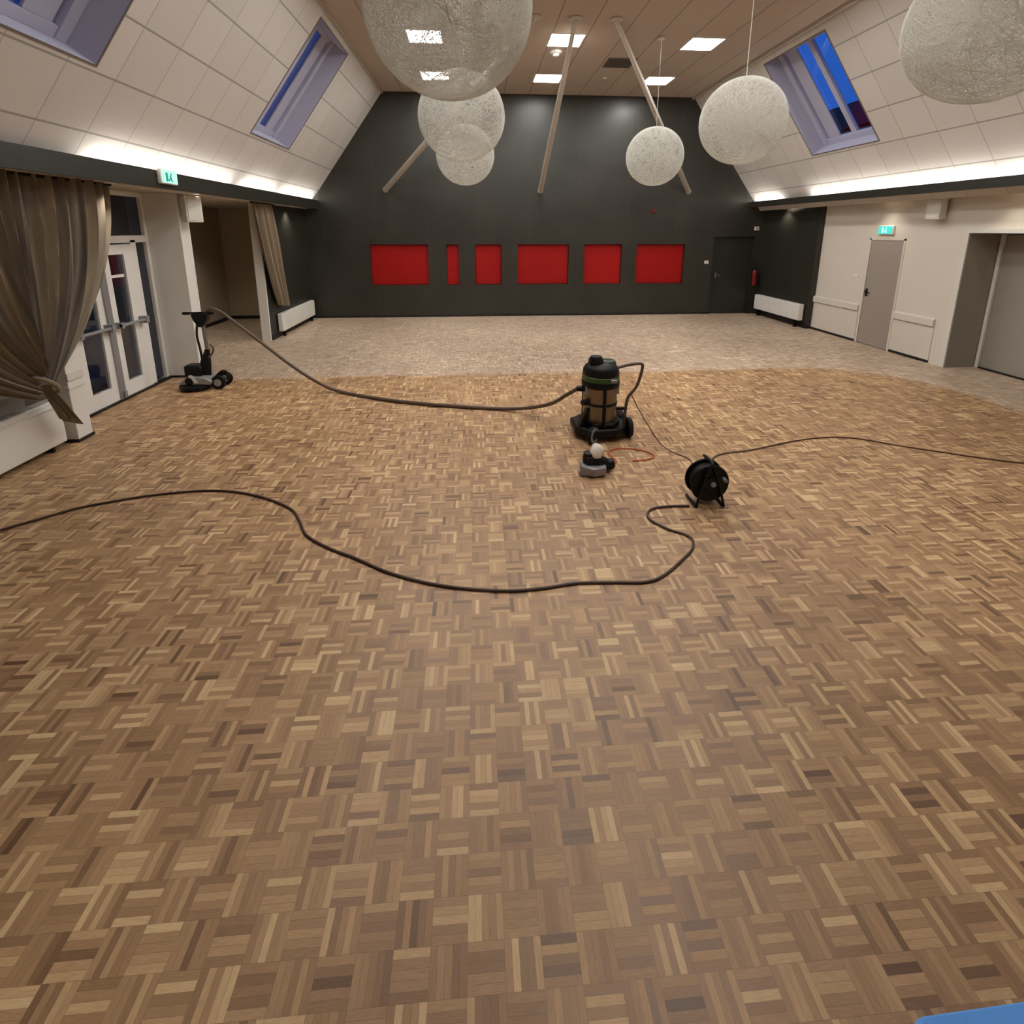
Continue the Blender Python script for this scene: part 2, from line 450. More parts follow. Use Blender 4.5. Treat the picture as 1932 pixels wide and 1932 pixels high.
def skylight(i, mat, inward, hole, label):
    u0, u1, v0, v1 = hole
    e = bpy.data.objects.new('window_%d' % i, None); COL.objects.link(e); e.matrix_world = mat; struct(e, label)
    def bx(a, b, c, d, z0, z1, mb):
        mb.box((a, c, min(-z0 * inward, -z1 * inward)), (b, d, max(-z0 * inward, -z1 * inward))); return mb
    w = .07; um = (u0 + u1) / 2 + .02
    mb = MB()
    bx(u0, u0 + w, v0, v1, .33, .42, mb); bx(u1 - .13, u1, v0, v1, .29, .42, mb)
    bx(u0, u1, v0, v0 + w * 1.6, .31, .42, mb); bx(u0, u1, v1 - w, v1, .33, .42, mb)
    mb.build('window_frame', M['reveal'], e, bevel=.004)
    mb = MB(); bx(um - .06, um + .06, v0 + w, v1 - w, .34, .41, mb)
    mb.build('mullion', M['reveal'], e, bevel=.004)
    MB_ = MB(); bx(u1 - .47, u1 - .16, v0 + w * 1.6, v1 - w, .345, .375, MB_)
    MB_.build('vent_flap', M['reveal'], e, bevel=.004)
    mb = MB(); bx(u0 + w, um - .07, v0 + w, v1 - w, .378, .384, mb); bx(um + .07, u1 - .13, v0 + w, v1 - w, .378, .384, mb)
    mb.build('pane', M['glass'], e, smooth=False)
    # thin dark strip around the opening, standing in for a shadow gap
    mb = MB(); g = .02
    for (a, b, c, d) in ((u0 - g, u0, v0 - g, v1 + g), (u1, u1 + g, v0 - g, v1 + g), (u0, u1, v0 - g, v0), (u0, u1, v1, v1 + g)):
        bx(a, b, c, d, -.006, .0, mb)
    mb.build('shadow_gap_strip', M['grille'], e, smooth=False)
skylight(1, ML, inL, HL[2], 'skylight in the left slope nearest the dark wall')
skylight(2, ML, inL, HL[1], 'skylight in the left slope cut by the top left corner')
skylight(3, MR, inR, HR[2], 'skylight in the right slope showing bright blue dusk sky')
skylight(4, ML, inL, HL[0], 'skylight in the left slope'); skylight(5, MR, inR, HR[1], 'skylight in the right slope'); skylight(6, MR, inR, HR[0], 'skylight in the right slope')

# flat top of the ceiling, fascias, soffits
CL, CR, ZC = -2.27, 5.63, 5.63
struct(MB().box((CL - .02, Y0 - .3, ZC), (CR + .02, 13.6, ZC + .15)).build('ceiling', M['ceil'], smooth=False))
struct(MB().box((CL, Y0, ZC - .05), (CL + .035, D + .03, ZC)).build('trim_2', M['strut'], smooth=False))
struct(MB().box((CR - .035, Y0, ZC - .05), (CR, D + .03, ZC)).build('trim_3', M['strut'], smooth=False))
struct(MB().box((LIP_L - .03, Y0, 2.815), (LIP_L, D, 3.036)).build('wall_left_fascia', M['darkpaint'], bevel=.004))
struct(MB().box((LIP_R, Y0, 2.90), (LIP_R + .03, D, 3.047)).build('wall_right_fascia', M['darkpaint'], bevel=.004))
struct(MB().box((-6.8, Y0, 2.83), (LIP_L - .03, 13.6, 2.88)).build('ceiling_left_soffit', M['soffit'], smooth=False))
struct(MB().box((LIP_R + .03, Y0, 2.92), (9.0, D, 2.96)).build('ceiling_right_soffit', M['soffit'], smooth=False))

# ---- left side
WX = -4.42          # face of the columns
RX = -4.90          # plane of windows and doors
mb = MB()
mb.box((RX, 5.47, 0), (WX, 5.68, 2.83))                                  # near column
mb.box((RX, 7.98, 0), (WX, 8.24, 2.83))                                  # column beside the doors
struct(mb.build('wall_left_columns', M['white'], bevel=.006))
mb = MB().box((WX, 5.465, .70), (WX + .012, 5.685, .78)).box((WX, 5.465, .60), (WX + .008, 5.685, .62))
struct(mb.build('trim_4', M['trimlight'], smooth=False))
mb = MB()
rect_holes(mb, Y0, 8.24, 0, 2.83, [(-2.0, 5.30, .66, 2.70), (5.90, 7.98, 0, 2.83)], lambda u, v, dd: (RX - dd, u, v), 0, .25)
struct(mb.build('wall_left', [M['white_wall'], M['white']], smooth=False, fixn=False))
struct(MB().box((RX - .02, -2.0, .64), (RX + .16, 5.45, .68)).build('trim_5', M['white'], bevel=.004), 'white window sill at the left edge')
w = bpy.data.objects.new('window_7', None); COL.objects.link(w); struct(w, 'dark window behind the near curtain')
mb = MB()
for y in (-2.0, .4, 2.8, 5.23): mb.box((RX - .16, y, .66), (RX - .08, y + .07, 2.70))
mb.box((RX - .16, -2, .66), (RX - .08, 5.3, .73)).box((RX - .16, -2, 2.63), (RX - .08, 5.3, 2.70))
mb.build('window_frame', M['white'], w, bevel=.004)
MB().box((RX - .125, -1.95, .70), (RX - .117, 5.25, 2.66)).build('pane', M['dglass'], w, smooth=False)

# glazed double door with transom and side light
dd_ = bpy.data.objects.new('door_2', None); COL.objects.link(dd_); dd_.location = (RX, 0, 0); struct(dd_, 'white glazed double door with grey push bars beside the near curtain')
mb = MB()
for (a, b, c, d2) in ((5.90, 6.17, 0, 2.83), (7.56, 7.68, 0, 2.16), (7.92, 7.98, 0, 2.83), (6.17, 7.92, 2.12, 2.22), (6.17, 7.92, 2.76, 2.83)):
    mb.box((-.10, a, c), (.0, b, d2))
mb.build('door_frame', M['white'], dd_, bevel=.004)
def leaf(y0, y1, g0, g1):
    mb = MB()
    rect_holes(mb, y0, y1, .03, 2.10, [(g0, g1, .23, 1.97)], lambda u, v, d: (.02 - d, u, v), 0, .06)
    l = mb.build('door_leaf', [M['white'], M['white']], dd_, smooth=False, fixn=False)
    MB().box((-.014, g0, .23), (-.006, g1, 1.97)).build('glass_pane', M['glass'], l, smooth=False)
    b = MB().tube([(.10, y0 + .06, 1.03), (.10, y1 - .04, 1.03)], .022, 12)
    b.box((.02, y0 + .06, .99), (.12, y0 + .11, 1.07)).box((.02, y1 - .10, .98), (.13, y1 - .03, 1.08))
    b.build('push_bar', M['midgrey'], l)
    return l
la = leaf(6.18, 6.86, 6.38, 6.72); lb = leaf(6.90, 7.55, 7.06, 7.36)
MB().box((-.005, 7.06, 1.66), (.004, 7.33, 1.70)).build('glazing_bar', M['white'], lb, smooth=False)
MB().box((.02, 6.83, .03), (.045, 6.93, 2.10)).build('meeting_stile', M['midgrey'], dd_, bevel=.004)
MB().box((.045, 6.86, .05), (.075, 6.91, .14)).build('floor_bolt', M['grey'], dd_, bevel=.004)
MB().box((-.055, 6.17, 2.22), (-.047, 7.92, 2.76)).build('transom_glass', M['dglass'], dd_, smooth=False)
MB().box((-.055, 7.68, .05), (-.047, 7.92, 2.12)).build('side_light', M['dglass'], dd_, smooth=False)
struct(MB().box((RX - .02, 5.68, 0), (RX + .05, 7.98, .03)).build('trim_6', M['black'], smooth=False))

# annex behind the left wall and dark end wall
struct(MB().box((-6.7, 8.24, 0), (-6.5, 13.6, 2.83)).build('wall_annex_left', M['annex'], smooth=False))
struct(MB().box((-6.5, 13.5, 0), (-4.5, 13.65, 2.83)).build('wall_annex_back', M['annex'], smooth=False))
struct(MB().box((-6.5, 8.10, 0), (RX, 8.24, 2.83)).build('wall_annex_front', M['annex'], smooth=False))
struct(MB().box((-6.5, 8.24, 0), (-6.485, 13.5, .08)).box((-6.5, 13.485, 0), (-4.6, 13.5, .08)).build('baseboard_annex', M['black'], smooth=False))
struct(MB().box((-4.53, 10.68, 0), (-4.35, D, 2.83)).build('wall_left_rear', M['darkpaint'], smooth=False))
struct(MB().box((-4.535, 10.63, 0), (-4.36, 10.68, 2.83)).build('trim_7', M['white'], smooth=False), 'white edge of the opening into the annex')
mb = MB().box((WX, 5.47, 0), (WX + .012, 5.69, .035)).box((-4.9, 5.457, 0), (WX + .012, 5.47, .035)).box((WX, 7.97, 0), (WX + .012, 8.24, .035))
mb.box((RX, 7.967, 0), (WX + .012, 7.98, .035)).box((RX, Y0, 0), (RX + .012, 5.45, .06)).box((-4.35, 10.68, 0), (-4.335, D, .11))
struct(mb.build('baseboard_left', M['black'], smooth=False))

# ---- right side
struct(MB().box((7.86, 11.2, 0), (8.3, D, 2.92)).build('wall_right_rear', M['darkpaint'], smooth=False))
mb = MB()
rect_holes(mb, Y0, 11.2, 0, 2.92, [(-1.0, 7.72, 0, 2.26), (8.95, 9.735, 0, 2.115)], lambda u, v, dd: (8.0 + dd, u, v), 0, .2)
struct(mb.build('wall_right', [M['white_wall'], M['white_wall']], smooth=False, fixn=False))
struct(MB().box((8.002, 7.712, 0), (8.62, 7.80, 2.255)).build('wall_right_reveal', M['greypanel'], smooth=False))
mb = MB()
for (a, b) in ((9.80, 11.2), (8.02, 8.88)):
    mb.prism([(7.955, .66), (7.999, .64), (7.999, .80), (7.955, .775)], 1, a, b)
    mb.box((7.985, a, .05), (7.999, b, .64))
struct(mb.build('trim_8', M['white_wall'], smooth=False), 'dado rail along the pale right wall')
mb = MB().box((7.975, 7.705, 0), (8.0, 7.80, 2.26)).box((7.975, -1.0, 2.26), (8.0, 7.80, 2.33))
struct(mb.build('trim_9', M['trimlight'], bevel=.003), 'pale frame round the folding partition recess')
mb = MB().box((7.98, 9.80, 0), (7.995, 11.2, .05)).box((7.98, 8.02, 0), (7.995, 8.88, .05)).box((7.845, 11.2, 0), (7.862, D, .13)).box((8.55, -1, 0), (8.57, 7.7, .03))
struct(mb.build('baseboard_right', M['black'], smooth=False))
mb = MB().box((7.99, 9.735, 0), (8.005, 9.775, 2.15)).box((7.99, 8.91, 0), (8.005, 8.95, 2.15)).box((7.99, 8.91, 2.115), (8.005, 9.775, 2.15))
struct(mb.build('trim_10', M['white_wall'], smooth=False))
d3 = MB().box((8.0, 8.955, .01), (8.045, 9.73, 2.11)).build('door_3', M['greydoor'], bevel=.003); struct(d3, 'plain taupe door in the pale right wall')
MB().box((7.985, 9.645, .98), (8.0, 9.685, 1.14)).box((7.95, 9.56, 1.06), (7.965, 9.68, 1.08)).box((7.95, 9.66, 1.06), (8.0, 9.68, 1.08)).build('door_handle', M['blackp'], d3)
struct(MB().box((8.60, -1.1, 2.26), (8.8, 7.8, 2.96)).box((8.2, -1.1, 2.262), (8.62, 7.75, 2.30)).build('wall_right_lintel', M['greypanel'], smooth=False))
pt = thing('folding_partition', (8.6, 3.3, 0), 'grey folding partition filling the recess at the right edge', 'partition')
for k in range(7):
    y1 = 7.64 - 1.12 * k
    MB().box((-.02, y1 - 1.11 - 3.3, .02), (.06, y1 - 3.3, 2.24)).build('partition_panel', M['greypanel'], pt, bevel=.006)
MB().box((-.06, 7.645 - 3.3, 0), (.02, 7.70 - 3.3, 2.25)).build('jamb_post', M['trimlight'], pt, bevel=.004)
# wall behind the photographer
struct(MB().box((-6.8, Y0 - .2, 0), (9.0, Y0, 6.1)).build('wall_front', M['white_wall'], smooth=False))
struct(MB().box((8.9, Y0, 0), (9.1, 8.0, 3.0)).build('wall_right_outer', M['annex'], smooth=False))

# ================================================================== CEILING FITTINGS
def ceiling_light(x, y, label, group):
    t = thing('ceiling_light', (x, y, ZC), label, 'ceiling light', group)
    mb = MB()
    for (a, b, c, d) in ((-.312, .312, -.312, -.29), (-.312, .312, .29, .312), (-.312, -.29, -.29, .29), (.29, .312, -.29, .29)):
        mb.box((a, c, -.012), (b, d, 0))
    mb.build('frame', M['white'], t, smooth=False)
    MB().box((-.29, -.29, -.008), (.29, .29, -.001)).build('diffuser', M['panel'], t, smooth=False)
    return t
g = 'square lights in the flat ceiling'
cl = ceiling_light(-.85, 9.8, 'square ceiling light glowing through the upper middle of the largest left globe', g)
for x, y, t in ((1.66, 9.8, 'square ceiling light partly crossed by the middle strut'),
                (4.18, 9.8, 'square ceiling light at the top, right of the right strut'),
                (-.85, 12.1, 'square ceiling light glowing through the bottom of the largest left globe'),
                (1.66, 12.1, 'small bright ceiling light left of the middle strut, close to the dark wall'),
                (4.18, 12.1, 'ceiling light touching the right strut, close to the dark wall')):
    copy_tree(cl, (x, y, ZC), t)
for y in (7.4, 5.0, 2.6):
    for x in ((-.85, 1.66, 4.18) if y > 3 else (1.66,)):  # lone nearest lamp added to lift the near globes; other rows continue the grid
        copy_tree(cl, (x, y, ZC), 'unseen square ceiling light above and nearer than the top edge of the view', 'square ceiling lights overhead')

v = thing('ceiling_vent', (2.97, 10.95, ZC), 'dark rectangular air vent in the ceiling beside the right strut', 'vent')
mb = MB().box((-.29, -.29, -.012), (.29, -.26, 0)).box((-.29, .26, -.012), (.29, .29, 0)).box((-.29, -.26, -.012), (-.26, .26, 0)).box((.26, -.26, -.012), (.29, .26, 0))
mb.build('frame', M['grille'], v, smooth=False)
MB().box((-.26, -.26, -.003), (.26, .26, -.001)).build('backing', M['blackp'], v, smooth=False)
mb = MB()
for k in range(9): mb.box((-.26, -.25 + k * .058, -.011), (.26, -.225 + k * .058, -.004))
mb.build('louvre', M['grille'], v, smooth=False)
sd = thing('smoke_detector', (2.92, 11.95, ZC), 'small white smoke detector on the ceiling near the dark wall', 'smoke detector')
MB().lathe([(.055, -.001), (.055, -.02), (.035, -.045), (.01, -.05)]).build('housing', M['white'], sd)
MB().lathe([(.03, -.045), (.028, -.055), (.01, -.058)], seg=20).build('sensor_cap', M['grey'], sd)
sp = thing('ceiling_sensor', (1.57, 10.35, ZC), 'white round ceiling device just beyond the light behind the middle strut', 'sensor')
MB().lathe([(.12, -.001), (.12, -.03), (.08, -.06)]).build('housing', M['white'], sp)
MB().lathe([(.06, -.058), (.05, -.10), (.01, -.11)], seg=20).build('lens', M['cream'], sp)

# three struts fanning from the ceiling to the dark wall
for xb, xt, t in ((-2.29, .99, 'left slanting strut, seen through the two nearer left globes'), (1.70, 1.65, 'middle slanting strut running almost straight toward the dark wall'),
                  (5.68, 2.31, 'right slanting strut passing behind the smallest right globe')):
    s = thing('ceiling_strut', (xt, 8.83, ZC), t, 'strut', 'pale struts between ceiling and back wall')
    a = Vector((0, 0, -.02)); b = Vector((xb - xt, D + .02 - 8.83, 3.31 - ZC))
    MB().tube([a, a.lerp(b, .5), b], [.038, .062, .068], 8).build('bar', M['strut'], s)
    MB().lathe([(.11, -.001), (.11, -.02), (.07, -.04)], seg=20).build('ceiling_plate', M['strut'], s)
    MB().lathe([(.075, 0), (.075, .022)], (b.x, D + .008 - 8.83, b.z), 'y', 16).build('wall_plate', M['strut'], s)

# thread globes
def thread_mesh():
    mb = MB(); Rg = .52
    for k in range(400):
        while True:
            n = Vector((random.uniform(-1, 1), random.uniform(-1, 1), random.uniform(-1, 1)))
            if .1 < n.length < 1: break
        n.normalize(); h = random.uniform(-.7, .7)
        a = n.orthogonal().normalized(); b = n.cross(a)
        rc = math.sqrt(1 - h * h); w = random.uniform(.0009, .0015); ro = Rg - random.uniform(0, .012)
        ph, am = random.uniform(0, 6.28), random.uniform(0, .012)
        N = 44; vs = []
        for i in range(N):
            t = 2 * math.pi * i / N
            d = (n * (h + am * math.sin(3 * t + ph)) + (a * math.cos(t) + b * math.sin(t)) * rc).normalized()
            side = n.cross(d).cross(d).normalized()
            vs += [d * ro + side * w, d * (ro + w), d * ro - side * w]
        fs = []
        for i in range(N):
            j = (i + 1) % N
            for q in range(3):
                fs.append((i * 3 + q, i * 3 + (q + 1) % 3, j * 3 + (q + 1) % 3, j * 3 + q))
        mb.add(vs, fs)
    return mb
GZ = 3.64
gp = thing('thread_globe_lamp', (-.15, 3.48, GZ), 'largest left thread globe lamp, cut by the top edge', 'pendant lamp', 'white thread globe pendants')
thread_mesh().build('globe_shade', M['thread'], gp, fixn=False)
MB().tube([(0, 0, .50), (0, 0, ZC - GZ - .02)], .004, 6).build('cable', M['trimlight'], gp)
MB().lathe([(.06, ZC - GZ - .03), (.06, ZC - GZ - .001)], seg=20).build('ceiling_rose', M['white'], gp)
MB().lathe([(.02, .36), (.022, .44), (.022, .52)], seg=12).build('lamp_holder', M['white'], gp)
for x, y, z, t in ((-.15, 6.46, 3.63, 'middle-sized left globe lamp hanging between the largest and the smallest left ones'),
                   (-.17, 9.48, 3.61, 'smallest left globe lamp, lowest in its overlapping row'),
                   (3.32, 9.52, 3.63, 'smallest right globe lamp, in front of the right strut'),
                   (3.40, 6.56, 3.65, 'middle-sized right globe lamp hanging in front of the right slope'),
                   (3.56, 3.55, 3.70, 'largest right globe lamp, cut by the top right corner')):
    gc = copy_tree(gp, (x, y, z), t); gc.rotation_euler = (0, 0, x * 1.7 + y * 2.3)

# ================================================================== WALL FITTINGS
def radiator(x0, x1, y0, y1, z0, z1, face, label, ribs=True):
    cx, cy = (x0 + x1) / 2, (y0 + y1) / 2
    t = thing('radiator', (cx, cy, 0), label, 'radiator', 'low white radiators')
    MB().box((x0 - cx, y0 - cy, z0), (x1 - cx, y1 - cy, z1)).build('casing', M['white'], t, bevel=.012)
    fx = (x1 - cx) if face > 0 else (x0 - cx)
    mb = MB(); n = int((y1 - y0) / .09)
    for k in range(n):
        y = y0 - cy + .05 + k * (y1 - y0 - .1) / n
        mb.box((min(fx, fx + face * .006), y, z0 + .05), (max(fx, fx + face * .006), y + .05, z1 - .05))
    if ribs: mb.build('front_ribs', M['white'], t, smooth=False)
    else: MB().box((min(fx, fx + face * .01), y0 - cy, z1 - .07), (max(fx, fx + face * .01), y1 - cy, z1 - .055)).build('front_lip', M['white'], t, smooth=False)
    mb = MB()
    for k in range(int((y1 - y0) / .04)):
        y = y0 - cy + .03 + k * .04
        if y < y1 - cy - .03: mb.box((x0 - cx + .015, y, z1 - .001), (x1 - cx - .015, y + .02, z1 + .003))
    mb.build('top_grille', M['trimlight'], t, smooth=False)
    for s in (y0 - cy + .15, y1 - cy - .18):
        MB().box((x0 - cx + .02, s, 0), (x1 - cx - .02, s + .03, z0 + .01)).build('foot', M['blackp'], t, smooth=False)
    return t
radiator(-4.325, -4.22, 11.0, 13.2, .13, .52, 1, 'low white radiator on the left dark wall below the tied-back far curtain')
radiator(7.70, 7.83, 11.3, 13.25, .18, .57, -1, 'low white radiator on the right dark wall')
radiator(-4.60, -4.46, 2.6, 5.38, .06, .54, 1, 'long white radiator at the left edge under the near curtain', False)

def loudspeaker(x, y, z, rz, label):
    t = thing('loudspeaker', (x, y, z), label, 'loudspeaker', 'white wall loudspeakers', rz)
    MB().prism([(-.11, 0), (-.13, .16), (.13, .16), (.11, 0)], 2, 0, .38).build('cabinet', M['white'], t, bevel=.012)
    MB().box((-.105, .16, .03), (.105, .168, .35)).build('grille', M['trimlight'], t, bevel=.003)
    MB().box((-.03, -.06, .14), (.03, .01, .24)).build('bracket', M['grey'], t, bevel=.003)
    return t
loudspeaker(-4.36, 8.13, 2.41, R(-118), 'white loudspeaker high on the column beside the glazed doors')
loudspeaker(7.95, 8.25, 2.49, R(90), 'white loudspeaker high on the pale right wall')

def exit_sign(loc, rz, w, h, dep, label, face):
    t = thing('exit_sign', loc, label, 'exit sign', 'lit green exit signs', rz)
    MB().box((-w / 2, 0, 0), (w / 2, dep, h)).build('housing', M['white'], t, bevel=.01)
    f = MB().box((-w / 2 + .015, dep, .012), (w / 2 - .015, dep + .006, h - .012)).build('sign_face', face, t, smooth=False)
    # running figure, arrow and doorway
    y0, y1 = dep + .006, dep + .009; s = h / .18; mb = MB()
    mb.box((-.045 * s, y0, .115 * s), (-.02 * s, y1, .14 * s))
    mb.prism([(-.04 * s, .07 * s), (-.01 * s, .06 * s), (.005 * s, .11 * s), (-.03 * s, .115 * s)], 1, y0, y1)
    mb.prism([(-.04 * s, .07 * s), (-.015 * s, .06 * s), (-.03 * s, .03 * s), (-.06 * s, .03 * s)], 1, y0, y1)
    mb.prism([(-.015 * s, .062 * s), (.01 * s, .075 * s), (.035 * s, .04 * s), (.02 * s, .035 * s)], 1, y0, y1)
    mb.box((.04 * s, y0, .03 * s), (.085 * s, y1, .14 * s))
    mb.build('pictogram', M['signgreen'] if face is M['signglow'] else M['signglow'], f, smooth=False)
    return t
exit_sign((LIP_L, 7.05, 2.875), R(-90), .36, .18, .05, 'small lit exit sign on the left dark fascia above the glazed doors', M['signglow'])
exit_sign((8.0, 9.38, 2.225), R(90), .36, .17, .05, 'teal exit sign above the taupe door', M['signteal'])

def switch_plate(loc, rz, label, w=.09, h=.085):
    t = thing('light_switch', loc, label, 'switch', None, rz)
    MB().box((-w / 2, 0, 0), (w / 2, .012, h)).build('plate', M['white'], t, bevel=.003)
    MB().box((-w / 4, .012, .02), (w / 4, .018, h - .02)).build('rocker', M['trimlight'], t, bevel=.002)
switch_plate((6.33, D, 1.40), R(180), 'white switch on the dark wall left of the dark door', .12)
switch_plate((8.0, 10.02, 1.33), R(90), 'small pale switch left of the taupe door', .12)
a = thing('alarm_sounder', (7.66, D, 2.30), 'small cream alarm box in the back corner above the red fire extinguisher', 'alarm', None, R(180))
MB().box((-.06, 0, 0), (.06, .04, .10)).build('case', M['cream'], a, bevel=.006)
MB().lathe([(.03, .04), (.025, .05)], (0, 0, .05), 'y', 16).build('sounder_grille', M['grey'], a)
a = thing('fire_bell', (4.75, D, 2.80), 'tiny dark red fire bell above the red panels', 'fire bell', None, R(180))
MB().lathe([(.015, 0), (.015, .02), (.055, .022), (.05, .04), (.01, .05)], (0, 0, 0), 'y', 20).build('gong', M['redp'], a)
MB().box((-.03, 0, -.03), (.03, .018, .03)).build('back_box', M['redp'], a)
f = thing('fire_extinguisher', (7.68, 13.33, .80), 'red fire extinguisher hung in the right corner beside the dark door', 'fire extinguisher')
MB().lathe([(.05, 0), (.065, .015), (.068, .05), (.068, .36), (.05, .42), (.025, .44)], seg=24).build('cylinder', M['redp'], f)
MB().lathe([(.02, .43), (.022, .48), (.01, .50)], seg=12).box((-.01, -.08, .48), (.01, .03, .50)).build('valve', M['blackp'], f)
MB().tube(smooth_path([(0, -.03, .47), (.07, -.06, .42), (.08, -.05, .25), (.07, -.05, .12)]), .01, 8).build('hose', M['rubber'], f)
MB().box((-.03, .06, .2), (.03, .12, .3)).build('wall_bracket', M['blackp'], f)

# recessed downlights in the soffits and their light
def downlight(x, y, z, label, watts):
    t = thing('downlight', (x, y, z), label, 'downlight', 'small soffit downlights')
    MB().lathe([(.05, -.001), (.05, -.008), (.035, -.008)], seg=24).build('ring', M['white'], t)
    MB().lathe([(.034, -.002), (.034, -.006)], seg=24).build('lens', M['panel'], t)
    l = bpy.data.lights.new('spot', 'SPOT'); l.energy = watts; l.spot_size = R(110); l.spot_blend = .8; l.shadow_soft_size = .03; l.color = (1, .9, .76)
    o = bpy.data.objects.new('spot', l); COL.objects.link(o); o.parent = t; o.location = (0, 0, -.02)
downlight(-4.10, 6.15, 2.815, 'downlight over the near curtain', SPOT_W * .9)
downlight(-5.5, 11.3, 2.83, 'added downlight brightening the annex', SPOT_W * 1.2)  # added lamp that lifts the dark annex, no fitting known there
downlight(-4.20, 12.1, 2.83, 'downlight over the left dark wall', SPOT_W)
downlight(-4.20, 8.15, 2.83, 'downlight over the column beside the glazed doors', SPOT_W * .5)
downlight(7.68, 12.4, 2.92, 'downlight over the right dark wall', SPOT_W)
downlight(7.68, 9.3, 2.92, 'downlight over the taupe door', SPOT_W * .4)
downlight(7.68, 7.0, 2.92, 'downlight over the partition recess', SPOT_W * .4)

# ================================================================== CURTAINS
def curtain_near():
    t = thing('curtain', (-4.30, 5.0, 0), 'large taupe curtain tied back in front of the near column', 'curtain', 'tied-back curtains')
    NU, NT = 260, 60
    mb = MB(); mb.uv = []
    folds = [(random.uniform(.8, 1.2), random.uniform(0, 6.28)) for _ in range(3)]
    for j in range(NT + 1):
        tt = j / NT
        for i in range(NU + 1):
            u = i / NU
            yt = 3.3 + (6.40 - 3.3) * u
            right = u > .55
            zend = .70 + .30 * (1 - abs(u - .5) * 2) if right else .66 + .36 * (u / .55)
            e = tt ** 2.3
            ye = 4.93 + .16 * u
            y = yt + (ye - yt) * e
            z = 2.86 + (zend - 2.86) * tt
            if not right: z -= .16 * math.sin(math.pi * tt) * (1 - u / .55)
            env = 1 - .72 * e
            ph = u * 2 * math.pi * 17 + 1.3 * math.sin(u * 9 + tt * 1.5)
            x = .068 * env * math.sin(ph) + .022 * env * math.sin(2.3 * ph + 1 + tt * 2) + .07 * e * math.sin(u * 3.1) + .03 * math.sin(u * 17)
            mb.v.append((x, y - 5.0 + .018 * env * math.cos(ph), z)); mb.uv.append((u, tt))
    W = NU + 1
    for j in range(NT):
        for i in range(NU): mb.f.append((j * W + i, j * W + i + 1, (j + 1) * W + i + 1, (j + 1) * W + i)); mb.mi.append(0)
    mb.build('drape', M['curtain'], t, fixn=False)
    # tail below the tie
    NU, NT = 90, 24; mb = MB(); mb.uv = []
    for j in range(NT + 1):
        tt = j / NT
        for i in range(NU + 1):
            u = i / NU
            y = (4.95 + .10 * u) + (5.13 + .22 * u - (4.95 + .10 * u)) * tt ** .9
            z = .80 + (.40 - .13 * u - .80) * tt + .02 * math.sin(u * 20) * tt
            ph = u * 2 * math.pi * 6
            mb.v.append((.03 + .035 * (.4 + tt) * math.sin(ph), y - 5.0, z)); mb.uv.append((u * .4, tt))
    W = NU + 1
    for j in range(NT):
        for i in range(NU): mb.f.append((j * W + i, j * W + i + 1, (j + 1) * W + i + 1, (j + 1) * W + i)); mb.mi.append(0)
    mb.build('tail', M['curtain'], t, fixn=False)
    ring = [(.03 + .11 * math.cos(a), .01 + .09 * math.sin(a), .80 - .10 * math.sin(a)) for a in [k * math.pi / 9 for k in range(19)]]
    MB().tube(ring, .022, 8).build('tie_band', M['curtain2'], t)
    MB().box((-.02, -1.8, 2.80), (.02, 1.45, 2.829)).build('rail', M['blackp'], t, smooth=False)
curtain_near()
def curtain_far():
    t = thing('curtain', (-4.24, 10.9, 0), 'narrow brown curtain tied back at the far edge of the annex opening', 'curtain', 'tied-back curtains')
    NU, NT = 110, 40; mb = MB(); mb.uv = []
    for j in range(NT + 1):
        tt = j / NT
        for i in range(NU + 1):
            u = i / NU
            yt = 10.15 + .95 * u; ye = 10.95 + .62 * u ** 1.2
            y = yt + (ye - yt) * tt ** 1.15 + .12 * math.sin(math.pi * tt) * (u - .6)
            z = 2.80 + (.62 + .10 * (1 - u) - 2.80) * tt
            ph = u * 2 * math.pi * 6 + .6 * math.sin(5 * tt)
            mb.v.append((.045 * (1 - .4 * tt) * math.sin(ph) + .012 * math.sin(2.6 * ph), y - 10.9, z)); mb.uv.append((u, tt))
    W = NU + 1
    for j in range(NT):
        for i in range(NU): mb.f.append((j * W + i, j * W + i + 1, (j + 1) * W + i + 1, (j + 1) * W + i)); mb.mi.append(0)
    mb.build('drape', M['curtain2'], t, fixn=False)
    MB().box((-.02, -.8, 2.795), (.02, .25, 2.829)).build('rail', M['blackp'], t, smooth=False)
curtain_far()

